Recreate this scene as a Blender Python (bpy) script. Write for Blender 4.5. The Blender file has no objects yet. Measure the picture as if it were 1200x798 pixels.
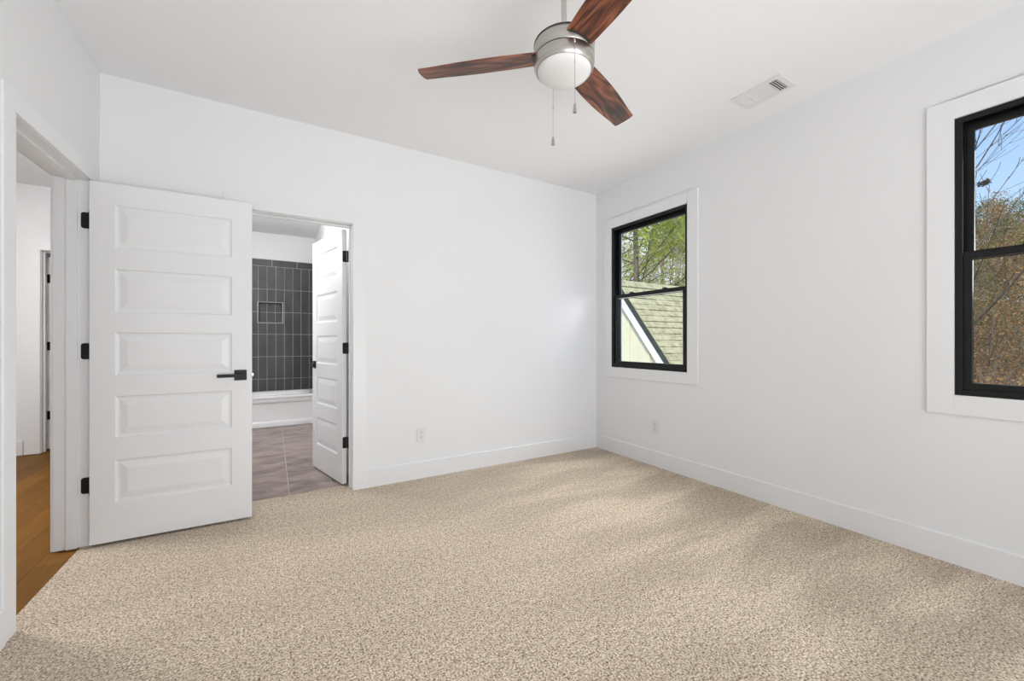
import bpy, bmesh, math, random
from mathutils import Vector, Matrix, noise
PI = math.pi
S = bpy.context.scene
COL = S.collection

# ------------------------------------------------------------------ camera
FPX, YAW, EYE = 471.35, math.radians(30.699), 1.148
cam_d = bpy.data.cameras.new('camera')
cam_d.sensor_width = 36.0
cam_d.lens = FPX / 1200.0 * 36.0
cam_d.shift_y = (399.84 - 399.0) / 1200.0
cam_d.clip_start, cam_d.clip_end = 0.03, 400
cam = bpy.data.objects.new('camera', cam_d)
COL.objects.link(cam)
cam.location = (0, 0, EYE)
cam.rotation_euler = (PI / 2, 0, -YAW)
S.camera = cam
S.view_settings.view_transform = 'Standard'
S.view_settings.look = 'None'
S.view_settings.gamma = 1.0
S.view_settings.use_curve_mapping = False
S.view_settings.exposure = 0.05

# ------------------------------------------------------------------ node helpers
def srgb(r, g, b):
    def f(c):
        c /= 255.0
        return c / 12.92 if c <= 0.04045 else ((c + 0.055) / 1.055) ** 2.4
    return (f(r), f(g), f(b), 1.0)

class NT:
    def __init__(self, tree):
        self.t = tree
    def n(self, kind, **kw):
        nd = self.t.nodes.new(kind)
        for k, v in kw.items():
            if k in ('inp',):
                for i, val in v.items():
                    nd.inputs[i].default_value = val
            else:
                setattr(nd, k, v)
        return nd
    def l(self, a, ao, b, bi):
        self.t.links.new(a.outputs[ao], b.inputs[bi])
    def ramp(self, stops):
        nd = self.t.nodes.new('ShaderNodeValToRGB')
        el = nd.color_ramp.elements
        while len(el) < len(stops):
            el.new(0.5)
        for e, (p, c) in zip(el, stops):
            e.position = p
            e.color = c
        return nd

def new_mat(name):
    m = bpy.data.materials.new(name)
    m.use_nodes = True
    nt = m.node_tree
    for nd in list(nt.nodes):
        nt.nodes.remove(nd)
    w = NT(nt)
    out = w.n('ShaderNodeOutputMaterial')
    b = w.n('ShaderNodeBsdfPrincipled')
    w.l(b, 'BSDF', out, 'Surface')
    return m, w, b, out

def plain(name, color, rough=0.5, metal=0.0, vary=0.03, scale=6.0, bump=0.0, bscale=200.0, spec=0.5):
    m, w, b, out = new_mat(name)
    tc = w.n('ShaderNodeTexCoord')
    nz = w.n('ShaderNodeTexNoise', inp={'Scale': scale, 'Detail': 3.0})
    w.l(tc, 'Object', nz, 'Vector')
    c1 = tuple(x * (1 - vary) for x in color[:3]) + (1,)
    c2 = tuple(min(1, x * (1 + vary)) for x in color[:3]) + (1,)
    rp = w.ramp([(0.3, c1), (0.7, c2)])
    w.l(nz, 'Fac', rp, 'Fac')
    w.l(rp, 'Color', b, 'Base Color')
    b.inputs['Roughness'].default_value = rough
    b.inputs['Metallic'].default_value = metal
    b.inputs['Specular IOR Level'].default_value = spec
    if bump > 0:
        n2 = w.n('ShaderNodeTexNoise', inp={'Scale': bscale, 'Detail': 2.0})
        w.l(tc, 'Object', n2, 'Vector')
        bp = w.n('ShaderNodeBump', inp={'Strength': bump, 'Distance': 0.002})
        w.l(n2, 'Fac', bp, 'Height')
        w.l(bp, 'Normal', b, 'Normal')
    return m

# ------------------------------------------------------------------ world, sun, large lights
SKY_STRENGTH, SUN_STRENGTH = 1.1, 4.2
wd = bpy.data.worlds.new('sky')
S.world = wd
wd.use_nodes = True
for nd in list(wd.node_tree.nodes):
    wd.node_tree.nodes.remove(nd)
w = NT(wd.node_tree)
wo = w.n('ShaderNodeOutputWorld')
bg = w.n('ShaderNodeBackground', inp={'Strength': SKY_STRENGTH})
tc = w.n('ShaderNodeTexCoord')
sx = w.n('ShaderNodeSeparateXYZ')
w.l(tc, 'Generated', sx, 'Vector')
rp = w.ramp([(0.0, (0.62, 0.74, 0.92, 1)), (0.22, (0.50, 0.69, 0.95, 1)), (0.42, (0.27, 0.49, 0.90, 1)), (1.0, (0.14, 0.32, 0.75, 1))])
w.l(sx, 'Z', rp, 'Fac')
cl = w.n('ShaderNodeTexNoise', inp={'Scale': 2.2, 'Detail': 7.0, 'Roughness': 0.6})
mp = w.n('ShaderNodeMapping', inp={'Scale': (1, 1, 2.2), 'Location': (0.3, 0.0, 0.1)})
w.l(tc, 'Generated', mp, 'Vector')
w.l(mp, 'Vector', cl, 'Vector')
ymul = w.n('ShaderNodeMath', operation='MULTIPLY', inp={1: 0.55})
w.l(sx, 'Y', ymul, 0)
cadd = w.n('ShaderNodeMath', operation='ADD')
w.l(cl, 'Fac', cadd, 0)
w.l(ymul, 'Value', cadd, 1)
crp = w.ramp([(0.60, (0, 0, 0, 1)), (0.85, (1, 1, 1, 1))])
w.l(cadd, 'Value', crp, 'Fac')
mx = w.n('ShaderNodeMixRGB', inp={'Color2': (0.86, 0.88, 0.93, 1)})
w.l(crp, 'Color', mx, 'Fac')
w.l(rp, 'Color', mx, 'Color1')
w.l(mx, 'Color', bg, 'Color')
w.l(bg, 'Background', wo, 'Surface')

def light(name, kind, energy, loc, direction=None, size=None, color=(1, 1, 1), angle=None):
    d = bpy.data.lights.new(name, kind)
    d.energy = energy
    d.color = color
    if kind == 'AREA':
        d.shape = 'RECTANGLE'
        d.size, d.size_y = size
    if angle is not None:
        d.angle = angle
    o = bpy.data.objects.new(name, d)
    COL.objects.link(o)
    o.location = loc
    if direction is not None:
        o.rotation_euler = Vector(direction).to_track_quat('-Z', 'Z').to_euler()
    return o

light('sun', 'SUN', SUN_STRENGTH, (-20, -5, 30), (0.62, 0.42, -0.75), angle=math.radians(6), color=(1.0, 0.96, 0.88))
# daylight through the corner and near windows, plus added unseen fills from behind the camera,
# up at the ceiling, and in hall and bathroom
DAY = (0.985, 0.995, 1.0)
light('rear_bounce_fill', 'AREA', 62, (1.25, -3.50, 0.40), (0, 0.83, 0.56), (2.3, 0.5), color=DAY)  # added bounce fill, low behind the camera and tilted up
up = light('ceiling_fill', 'AREA', 19, (0.95, -1.25, 0.55), (0.0, 0.78, 0.62), (2.6, 0.9), color=DAY)  # added fill behind the camera, aimed at the ceiling, no fixture
up.data.spread = math.radians(110)
for nm, en, dr, sp in (('corner_window_daylight', 4.4, (-1, -0.20, 0.30), 120), ('corner_window_skylight', 8.8, (-1, -0.30, -1.0), 90)):
    cw = light(nm, 'AREA', en, (3.145, 2.60, 1.58), dr, (0.70, 1.3), color=DAY)
    cw.data.spread = math.radians(sp)
nw = light('near_window_daylight', 'AREA', 5.2, (3.145, 0.172, 1.58), (-1, 0.60, -0.50), (0.70, 1.3), color=DAY)
nw.data.spread = math.radians(100)
light('hall_fill', 'AREA', 66, (-2.14, 3.7, 2.72), (0, 0.28, -1), (0.36, 0.5), color=(1.0, 0.985, 0.96))  # added fill out of view, brightens the hall
light('bathroom_top_fill', 'AREA', 14, (-0.10, 4.4, 2.72), (0, 0.1, -1), (0.6, 0.6), color=(1.0, 0.99, 0.98))  # added overhead fill for the bathroom, out of view
light('bathroom_side_fill', 'AREA', 32, (-0.86, 4.7, 2.0), (1, 0.35, -0.1), (0.7, 0.2), color=(1.0, 0.99, 0.98))  # added sideways fill, keeps the tub rim darker than the door

# ------------------------------------------------------------------ mesh helpers
class MB:
    """collects shapes and links them as one mesh object"""
    def __init__(self):
        self.v, self.f = [], []
    def add(self, vs, fs):
        o = len(self.v)
        self.v += [tuple(p) for p in vs]
        self.f += [tuple(i + o for i in q) for q in fs]
        return self
    def box(self, a, b):
        (x0, y0, z0), (x1, y1, z1) = a, b
        x0, x1 = min(x0, x1), max(x0, x1)
        y0, y1 = min(y0, y1), max(y0, y1)
        z0, z1 = min(z0, z1), max(z0, z1)
        return self.add([(x0, y0, z0), (x1, y0, z0), (x1, y1, z0), (x0, y1, z0), (x0, y0, z1), (x1, y0, z1), (x1, y1, z1), (x0, y1, z1)],
                        [(0, 3, 2, 1), (4, 5, 6, 7), (0, 1, 5, 4), (1, 2, 6, 5), (2, 3, 7, 6), (3, 0, 4, 7)])
    def prism(self, pts, d):
        """closed prism: polygon pts (3-D) pushed along d"""
        n = len(pts)
        d = Vector(d)
        q = [tuple(Vector(p) + d) for p in pts]
        return self.add(list(pts) + q, [tuple(range(n))[::-1], tuple(range(n, 2 * n))] + [(i, (i + 1) % n, n + (i + 1) % n, n + i) for i in range(n)])
    def lathe(self, prof, c=(0, 0, 0), seg=48):
        vs, fs = [], []
        n = len(prof)
        for i in range(seg):
            a = 2 * PI * i / seg
            for r, z in prof:
                vs.append((c[0] + r * math.cos(a), c[1] + r * math.sin(a), c[2] + z))
        for i in range(seg):
            j = (i + 1) % seg
            for k in range(n - 1):
                fs.append((i * n + k, j * n + k, j * n + k + 1, i * n + k + 1))
        return self.add(vs, fs)
    def tube(self, pts, rad, seg=6, cap=True):
        pts = [Vector(p) for p in pts]
        if not hasattr(rad, '__len__'):
            rad = [rad] * len(pts)
        vs, fs = [], []
        up = None
        for i, p in enumerate(pts):
            t = (pts[min(i + 1, len(pts) - 1)] - pts[max(i - 1, 0)]).normalized()
            if up is None:
                up = t.orthogonal().normalized()
            up = (up - t * up.dot(t))
            up = up.normalized() if up.length > 1e-6 else t.orthogonal().normalized()
            s = t.cross(up)
            for k in range(seg):
                a = 2 * PI * k / seg
                vs.append(tuple(p + (up * math.cos(a) + s * math.sin(a)) * rad[i]))
        for i in range(len(pts) - 1):
            for k in range(seg):
                k2 = (k + 1) % seg
                fs.append((i * seg + k, i * seg + k2, (i + 1) * seg + k2, (i + 1) * seg + k))
        if cap:
            fs.append(tuple(range(seg))[::-1])
            fs.append(tuple(range((len(pts) - 1) * seg, len(pts) * seg)))
        return self.add(vs, fs)
    def build(self, name, mat, parent=None, smooth=False, bevel=0.0, seg=2, merge=True, loc=None):
        me = bpy.data.meshes.new(name)
        me.from_pydata(self.v, [], self.f)
        if merge:
            bm = bmesh.new()
            bm.from_mesh(me)
            bmesh.ops.remove_doubles(bm, verts=bm.verts, dist=1e-5)
            bmesh.ops.recalc_face_normals(bm, faces=bm.faces)
            bm.to_mesh(me)
            bm.free()
        me.materials.append(mat)
        if smooth:
            me.polygons.foreach_set('use_smooth', [True] * len(me.polygons))
            me.set_sharp_from_angle(angle=math.radians(40))
        me.update()
        o = bpy.data.objects.new(name, me)
        COL.objects.link(o)
        if parent is not None:
            o.parent = parent
        if loc is not None:
            o.location = loc
        if bevel > 0:
            bv = o.modifiers.new('bevel', 'BEVEL')
            bv.width, bv.segments = bevel, seg
            bv.limit_method = 'ANGLE'
            bv.angle_limit = math.radians(50)
        return o

def empty(name, loc, rz=0.0):
    o = bpy.data.objects.new(name, None)
    COL.objects.link(o)
    o.location = loc
    o.rotation_euler = (0, 0, rz)
    o.empty_display_size = 0.1
    return o

def tag(o, label, cat, group=None, kind=None):
    o['label'] = label
    o['category'] = cat
    if group:
        o['group'] = group
    if kind:
        o['kind'] = kind
    return o

def struct(o, label, cat):
    return tag(o, label, cat, kind='structure')

def dup(root, loc, rz=0.0, scale=None):
    r = root.copy()
    COL.objects.link(r)
    r.location = loc
    r.rotation_euler = (0, 0, rz)
    if scale:
        r.scale = (scale,) * 3
    for ch in list(root.children):
        c = ch.copy()
        COL.objects.link(c)
        c.parent = r
        for g in list(ch.children):
            d = g.copy()
            COL.objects.link(d)
            d.parent = c
    return r

def split(u0, u1, v0, v1, holes):
    """rectangle minus holes -> list of rectangles"""
    us = sorted({u0, u1} | {min(max(h[i], u0), u1) for h in holes for i in (0, 1)})
    vs = sorted({v0, v1} | {min(max(h[i], v0), v1) for h in holes for i in (2, 3)})
    out = []
    for a, b in zip(us, us[1:]):
        for c, d in zip(vs, vs[1:]):
            m, k = (a + b) / 2, (c + d) / 2
            if b - a > 1e-6 and d - c > 1e-6 and not any(h[0] < m < h[1] and h[2] < k < h[3] for h in holes):
                out.append((a, b, c, d))
    return out

# ------------------------------------------------------------------ materials
M = {}
M['wall'] = plain('wall_paint', (0.86, 0.865, 0.875), 0.55, vary=0.008, scale=1.5, bump=0.05, bscale=350, spec=0.3)
M['ceil'] = plain('ceiling_paint', (0.90, 0.905, 0.92), 0.8, vary=0.008, scale=1.5, bump=0.05, bscale=300, spec=0.2)
M['trim'] = plain('trim_paint', (0.86, 0.865, 0.875), 0.38, vary=0.008, scale=2)
M['door'] = plain('door_paint', (0.85, 0.855, 0.865), 0.36, vary=0.008, scale=2)
M['black'] = plain('black_metal', (0.009, 0.009, 0.010), 0.38, vary=0.2, scale=20, spec=0.35)
M['winframe'] = plain('dark_window_frame', (0.007, 0.008, 0.008), 0.34, vary=0.2, scale=15, spec=0.3)
M['latch'] = plain('bright_steel', (0.75, 0.75, 0.74), 0.25, metal=1.0)
M['plate'] = plain('white_plastic', (0.80, 0.80, 0.80), 0.3, vary=0.01)
M['slot'] = plain('dark_slot', (0.03, 0.03, 0.03), 0.6)
M['vent'] = plain('white_enamel', (0.80, 0.80, 0.80), 0.4, vary=0.01)
M['duct'] = plain('duct_shade', (0.03, 0.03, 0.032), 0.8)  # near-black, carries the darkness of the duct in its colour
M['tub'] = plain('tub_acrylic', (0.80, 0.80, 0.80), 0.16, vary=0.01)
M['grout'] = plain('grout', (0.55, 0.54, 0.52), 0.9, vary=0.05, scale=60)
M['cone'] = plain('satin_nickel', (0.62, 0.60, 0.56), 0.34, metal=1.0, vary=0.05)

def carpet_mat():
    m, w, b, out = new_mat('beige_cut_pile_carpet')
    tc = w.n('ShaderNodeTexCoord')
    nz = w.n('ShaderNodeTexNoise', inp={'Scale': 135.0, 'Detail': 2.0, 'Roughness': 0.6})
    w.l(tc, 'Object', nz, 'Vector')
    nb = w.n('ShaderNodeTexNoise', inp={'Scale': 40.0, 'Detail': 2.0, 'Roughness': 0.6})
    w.l(tc, 'Object', nb, 'Vector')
    k1 = w.n('ShaderNodeMath', operation='MULTIPLY_ADD', inp={1: 0.26, 2: -0.13})
    w.l(nb, 'Fac', k1, 0)
    sm = w.n('ShaderNodeMath', operation='ADD')
    w.l(nz, 'Fac', sm, 0)
    w.l(k1, 'Value', sm, 1)
    rp = w.ramp([(0.30, srgb(88, 73, 58)), (0.42, srgb(164, 146, 125)), (0.52, srgb(204, 187, 166)), (0.68, srgb(240, 227, 208))])
    w.l(sm, 'Value', rp, 'Fac')
    # nap brushed by the vacuum: strips running away from the right wall, fading out in the middle of the room
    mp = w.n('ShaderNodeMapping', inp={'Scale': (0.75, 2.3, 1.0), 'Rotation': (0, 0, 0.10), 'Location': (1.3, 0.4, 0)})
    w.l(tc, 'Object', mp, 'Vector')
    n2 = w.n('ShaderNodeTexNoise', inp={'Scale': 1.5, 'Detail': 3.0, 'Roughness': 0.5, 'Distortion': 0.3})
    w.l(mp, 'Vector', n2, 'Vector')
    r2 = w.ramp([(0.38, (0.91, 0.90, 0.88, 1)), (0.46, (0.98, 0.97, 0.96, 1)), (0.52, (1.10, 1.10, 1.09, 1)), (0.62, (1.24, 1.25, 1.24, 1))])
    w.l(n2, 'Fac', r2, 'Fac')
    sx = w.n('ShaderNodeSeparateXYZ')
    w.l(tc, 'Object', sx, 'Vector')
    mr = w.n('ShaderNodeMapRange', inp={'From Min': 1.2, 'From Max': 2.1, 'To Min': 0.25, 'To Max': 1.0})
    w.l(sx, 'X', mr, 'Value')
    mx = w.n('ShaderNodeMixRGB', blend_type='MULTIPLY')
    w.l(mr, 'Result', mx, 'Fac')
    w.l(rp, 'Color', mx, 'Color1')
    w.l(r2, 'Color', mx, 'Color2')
    w.l(mx, 'Color', b, 'Base Color')
    b.inputs['Roughness'].default_value = 0.95
    b.inputs['Specular IOR Level'].default_value = 0.1
    b.inputs['Sheen Weight'].default_value = 0.12
    bp = w.n('ShaderNodeBump', inp={'Strength': 0.5, 'Distance': 0.005})
    w.l(sm, 'Value', bp, 'Height')
    w.l(bp, 'Normal', b, 'Normal')
    return m
M['carpet'] = carpet_mat()

def wood_floor_mat():
    m, w, b, out = new_mat('oak_plank_floor')
    tc = w.n('ShaderNodeTexCoord')
    mp = w.n('ShaderNodeMapping', inp={'Rotation': (0, 0, PI / 2)})
    w.l(tc, 'Object', mp, 'Vector')
    br = w.n('ShaderNodeTexBrick', offset=0.37, inp={'Color1': srgb(132, 90, 26), 'Color2': srgb(114, 74, 20), 'Mortar': srgb(64, 40, 10), 'Scale': 1.0, 'Mortar Size': 0.0016, 'Brick Width': 1.5, 'Row Height': 0.15, 'Bias': 0.1})
    w.l(mp, 'Vector', br, 'Vector')
    m2 = w.n('ShaderNodeMapping', inp={'Scale': (22, 1.6, 1)})
    w.l(tc, 'Object', m2, 'Vector')
    nz = w.n('ShaderNodeTexNoise', inp={'Scale': 2.0, 'Detail': 6.0, 'Roughness': 0.6, 'Distortion': 0.6})
    w.l(m2, 'Vector', nz, 'Vector')
    r2 = w.ramp([(0.3, (0.78, 0.76, 0.72, 1)), (0.7, (1.15, 1.15, 1.15, 1))])
    w.l(nz, 'Fac', r2, 'Fac')
    mx = w.n('ShaderNodeMixRGB', blend_type='MULTIPLY', inp={'Fac': 1.0})
    w.l(br, 'Color', mx, 'Color1')
    w.l(r2, 'Color', mx, 'Color2')
    w.l(mx, 'Color', b, 'Base Color')
    b.inputs['Roughness'].default_value = 0.5
    b.inputs['Specular IOR Level'].default_value = 0.15
    return m
M['oak'] = wood_floor_mat()

def stone_tile_mat():
    m, w, b, out = new_mat('brown_grey_floor_tile')
    tc = w.n('ShaderNodeTexCoord')
    mp = w.n('ShaderNodeMapping', inp={'Scale': (1.3, 2.6, 1.0), 'Rotation': (0, 0, 0.25)})
    w.l(tc, 'Object', mp, 'Vector')
    nz = w.n('ShaderNodeTexNoise', inp={'Scale': 2.3, 'Detail': 7.0, 'Roughness': 0.62, 'Distortion': 0.7})
    w.l(mp, 'Vector', nz, 'Vector')
    rp = w.ramp([(0.28, srgb(100, 88, 86)), (0.45, srgb(144, 129, 124)), (0.60, srgb(170, 153, 146)), (0.78, srgb(190, 172, 160))])
    w.l(nz, 'Fac', rp, 'Fac')
    w.l(rp, 'Color', b, 'Base Color')
    b.inputs['Roughness'].default_value = 0.38
    return m
M['floortile'] = stone_tile_mat()

def wall_tile_mat():
    m, w, b, out = new_mat('charcoal_wall_tile')
    tc = w.n('ShaderNodeTexCoord')
    mp = w.n('ShaderNodeMapping', inp={'Scale': (9, 9, 2.5)})
    w.l(tc, 'Object', mp, 'Vector')
    nz = w.n('ShaderNodeTexNoise', inp={'Scale': 1.0, 'Detail': 5.0, 'Roughness': 0.6})
    w.l(mp, 'Vector', nz, 'Vector')
    rp = w.ramp([(0.3, srgb(44, 43, 45)), (0.7, srgb(72, 70, 73))])
    w.l(nz, 'Fac', rp, 'Fac')
    w.l(rp, 'Color', b, 'Base Color')
    b.inputs['Roughness'].default_value = 0.32
    return m
M['walltile'] = wall_tile_mat()

def blade_mat():
    m, w, b, out = new_mat('rosewood_blade')
    tc = w.n('ShaderNodeTexCoord')
    oi = w.n('ShaderNodeObjectInfo')
    cm = w.n('ShaderNodeCombineXYZ')
    mu = w.n('ShaderNodeMath', operation='MULTIPLY', inp={1: 37.0})
    w.l(oi, 'Random', mu, 0)
    w.l(mu, 'Value', cm, 'Z')
    ad = w.n('ShaderNodeVectorMath', operation='ADD')
    w.l(tc, 'Object', ad, 0)
    w.l(cm, 'Vector', ad, 1)
    # growth rings seen along the blade: bands of a stretched field, broken by fine pores
    mp = w.n('ShaderNodeMapping', inp={'Scale': (1.9, 9.0, 1.0)})
    w.l(ad, 'Vector', mp, 'Vector')
    n1 = w.n('ShaderNodeTexNoise', inp={'Scale': 1.0, 'Detail': 2.0, 'Roughness': 0.4, 'Distortion': 0.25})
    w.l(mp, 'Vector', n1, 'Vector')
    k = w.n('ShaderNodeMath', operation='MULTIPLY', inp={1: 19.0})
    w.l(n1, 'Fac', k, 0)
    fr = w.n('ShaderNodeMath', operation='PINGPONG', inp={1: 1.0})
    w.l(k, 'Value', fr, 0)
    mp2 = w.n('ShaderNodeMapping', inp={'Scale': (9, 170, 1)})
    w.l(ad, 'Vector', mp2, 'Vector')
    n2 = w.n('ShaderNodeTexNoise', inp={'Scale': 1.0, 'Detail': 4.0, 'Roughness': 0.65})
    w.l(mp2, 'Vector', n2, 'Vector')
    mp3 = w.n('ShaderNodeMapping', inp={'Scale': (2.2, 16, 1)})
    w.l(ad, 'Vector', mp3, 'Vector')
    n3 = w.n('ShaderNodeTexNoise', inp={'Scale': 1.3, 'Detail': 2.0})
    w.l(mp3, 'Vector', n3, 'Vector')
    f1 = w.n('ShaderNodeMath', operation='MULTIPLY', inp={1: 0.42})
    w.l(fr, 'Value', f1, 0)
    mixv = w.n('ShaderNodeMath', operation='MULTIPLY_ADD', inp={1: 0.9, 2: -0.42})
    w.l(n2, 'Fac', mixv, 0)
    mix3 = w.n('ShaderNodeMath', operation='MULTIPLY_ADD', inp={1: 1.1, 2: -0.33})
    w.l(n3, 'Fac', mix3, 0)
    sm = w.n('ShaderNodeMath', operation='ADD')
    w.l(f1, 'Value', sm, 0)
    w.l(mixv, 'Value', sm, 1)
    sm2 = w.n('ShaderNodeMath', operation='ADD')
    w.l(sm, 'Value', sm2, 0)
    w.l(mix3, 'Value', sm2, 1)
    rp = w.ramp([(0.10, srgb(44, 25, 19)), (0.30, srgb(78, 43, 31)), (0.48, srgb(110, 63, 44)), (0.70, srgb(142, 85, 57)), (0.95, srgb(172, 112, 76))])
    w.l(sm2, 'Value', rp, 'Fac')
    w.l(rp, 'Color', b, 'Base Color')
    b.inputs['Roughness'].default_value = 0.45
    return m
M['blade'] = blade_mat()

def nickel_mat():
    m, w, b, out = new_mat('brushed_nickel')
    tc = w.n('ShaderNodeTexCoord')
    mp = w.n('ShaderNodeMapping', inp={'Scale': (2, 2, 260)})
    w.l(tc, 'Object', mp, 'Vector')
    nz = w.n('ShaderNodeTexNoise', inp={'Scale': 2.0, 'Detail': 3.0})
    w.l(mp, 'Vector', nz, 'Vector')
    rp = w.ramp([(0.3, (0.43, 0.415, 0.385, 1)), (0.7, (0.55, 0.53, 0.495, 1))])
    w.l(nz, 'Fac', rp, 'Fac')
    w.l(rp, 'Color', b, 'Base Color')
    b.inputs['Metallic'].default_value = 1.0
    b.inputs['Roughness'].default_value = 0.36
    return m
M['nickel'] = nickel_mat()

def bowl_mat():
    m, w, b, out = new_mat('frosted_white_glass')
    b.inputs['Base Color'].default_value = (0.80, 0.80, 0.80, 1)
    b.inputs['Roughness'].default_value = 0.35
    b.inputs['Emission Color'].default_value = (1.0, 0.98, 0.95, 1)
    b.inputs['Emission Strength'].default_value = 0.0
    return m
M['bowl'] = bowl_mat()

def glass_mat():
    m, w, b, out = new_mat('window_glass')
    w.t.nodes.remove(b)
    tr = w.n('ShaderNodeBsdfTransparent', inp={'Color': (0.97, 0.985, 0.98, 1)})
    gl = w.n('ShaderNodeBsdfGlossy', inp={'Roughness': 0.0, 'Color': (1, 1, 1, 1)})
    fr = w.n('ShaderNodeFresnel', inp={'IOR': 1.35})
    ge = w.n('ShaderNodeNewGeometry')
    fc = w.n('ShaderNodeMath', operation='MULTIPLY_ADD', inp={1: -0.6, 2: 0.6})
    w.l(ge, 'Backfacing', fc, 0)
    ml = w.n('ShaderNodeMath', operation='MULTIPLY')
    w.l(fr, 'Fac', ml, 0)
    w.l(fc, 'Value', ml, 1)
    mx = w.n('ShaderNodeMixShader')
    w.l(ml, 'Value', mx, 'Fac')
    w.l(tr, 'BSDF', mx, 1)
    w.l(gl, 'BSDF', mx, 2)
    w.l(mx, 'Shader', out, 'Surface')
    return m
M['glass'] = glass_mat()

def mottled(name, stops, scale, rough=0.8, detail=4.0, coords='Object', stretch=(1, 1, 1), rnd=0.0):
    m, w, b, out = new_mat(name)
    tc = w.n('ShaderNodeTexCoord')
    mp = w.n('ShaderNodeMapping', inp={'Scale': stretch})
    w.l(tc, coords, mp, 'Vector')
    nz = w.n('ShaderNodeTexNoise', inp={'Scale': scale, 'Detail': detail, 'Roughness': 0.65})
    w.l(mp, 'Vector', nz, 'Vector')
    rp = w.ramp(stops)
    w.l(nz, 'Fac', rp, 'Fac')
    w.l(rp, 'Color', b, 'Base Color')
    b.inputs['Roughness'].default_value = rough
    b.inputs['Specular IOR Level'].default_value = 0.2
    return m
M['shingle'] = mottled('pale_olive_shingles', [(0.3, srgb(146, 140, 108)), (0.5, srgb(186, 179, 144)), (0.7, srgb(208, 200, 166))], 9.0, 0.9, 5.0)
M['board'] = mottled('cream_siding', [(0.3, srgb(214, 212, 186)), (0.7, srgb(224, 222, 198))], 2.0, 0.7)
M['rake'] = mottled('white_exterior_trim', [(0.3, srgb(236, 238, 238)), (0.7, srgb(246, 246, 246))], 2.0, 0.5)
M['drip'] = mottled('dark_roof_edge', [(0.3, srgb(50, 56, 56)), (0.7, srgb(74, 80, 78))], 8.0, 0.7)
M['bark'] = mottled('grey_brown_bark', [(0.3, srgb(92, 82, 70)), (0.7, srgb(146, 134, 120))], 8.0, 0.9, stretch=(3, 3, 0.6))
M['darkbark'] = mottled('dark_grey_bark', [(0.3, srgb(70, 62, 58)), (0.7, srgb(118, 108, 100))], 8.0, 0.9, stretch=(3, 3, 0.6))
M['palebark'] = mottled('pale_grey_bark', [(0.3, srgb(126, 116, 110)), (0.7, srgb(176, 166, 156))], 8.0, 0.9, stretch=(3, 3, 0.6))
def leaf_mat(name, stops, scale):
    m, w, b, out = new_mat(name)
    w.t.nodes.remove(b)
    tc = w.n('ShaderNodeTexCoord')
    nz = w.n('ShaderNodeTexNoise', inp={'Scale': scale, 'Detail': 4.0, 'Roughness': 0.7})
    w.l(tc, 'Object', nz, 'Vector')
    rp = w.ramp(stops)
    w.l(nz, 'Fac', rp, 'Fac')
    df = w.n('ShaderNodeBsdfDiffuse')
    tl = w.n('ShaderNodeBsdfTranslucent')
    w.l(rp, 'Color', df, 'Color')
    w.l(rp, 'Color', tl, 'Color')
    mx = w.n('ShaderNodeMixShader', inp={'Fac': 0.42})
    w.l(df, 'BSDF', mx, 1)
    w.l(tl, 'BSDF', mx, 2)
    w.l(mx, 'Shader', out, 'Surface')
    return m
M['needle'] = leaf_mat('pine_needles', [(0.25, srgb(122, 146, 60)), (0.5, srgb(184, 198, 98)), (0.75, srgb(224, 228, 146))], 1.3)
M['yellowleaf'] = leaf_mat('yellow_green_leaves', [(0.25, srgb(160, 162, 96)), (0.5, srgb(206, 202, 140)), (0.75, srgb(232, 224, 182))], 1.3)
M['autumn'] = leaf_mat('russet_leaves', [(0.28, srgb(126, 82, 50)), (0.5, srgb(164, 132, 92)), (0.72, srgb(206, 188, 142))], 1.1)
M['olive'] = leaf_mat('olive_leaves', [(0.28, srgb(66, 78, 44)), (0.5, srgb(110, 118, 72)), (0.72, srgb(176, 168, 112))], 1.1)
M['litter'] = mottled('leaf_litter_ground', [(0.3, srgb(110, 76, 52)), (0.5, srgb(152, 112, 82)), (0.7, srgb(176, 148, 118))], 9.0, 0.95, 8.0)

# ------------------------------------------------------------------ the shell
R, D, L, H = 3.026, 3.297, -0.884, 2.74        # right wall, back wall, left wall, ceiling
FR = -3.60                                     # wall behind the camera
TW, TB, TR = 0.13, 0.135, 0.15                 # wall thicknesses (left, back, right)
LD0, LD1 = 2.375, 3.155                        # bedroom door opening along y
BD0, BD1 = -0.185, 0.523                       # bathroom door opening along x
DH = 2.048                                     # clear door height
W1 = (2.173, 3.069, 0.882, 2.319)              # y0, y1, z0, z1
W2 = (-0.276, 0.620, 0.871, 2.295)
W3 = (0.10, 2.40, 0.16, 2.32)                  # x0, x1, z0, z1 of the window added behind the camera for the fill
HX0, HY0, HY1 = -2.36, 0.6, 6.015              # hall: left side, near end, far end
BX0, BX1, BY1 = -0.93, 0.566, 6.93             # bathroom
J = 0.018                                      # jamb board

def box_obj(name, a, b, mat, label, cat):
    return struct(MB().box(a, b).build(name, mat), label, cat)

f = MB()
f.box((L - 0.04, LD0, -0.05), (L, LD1, 0)).box((L, FR, -0.05), (R, D, 0)).box((BD0, D, -0.05), (BD1, D + TB - 0.005, 0))
struct(f.build('floor', M['carpet']), 'beige cut-pile carpet covering the bedroom floor', 'carpet floor')
box_obj('floor_hall', (HX0 - 0.1, HY0 - 0.1, -0.06), (L - 0.04, HY1 + 2.0, -0.006), M['oak'], 'golden oak plank floor of the hall beyond the open door', 'wood floor')
box_obj('ceiling', (HX0 - 0.3, FR - 0.15, H), (R + TR, 8.4, H + 0.2), M['ceil'], 'flat white ceiling above the ceiling fan', 'ceiling')

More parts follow.
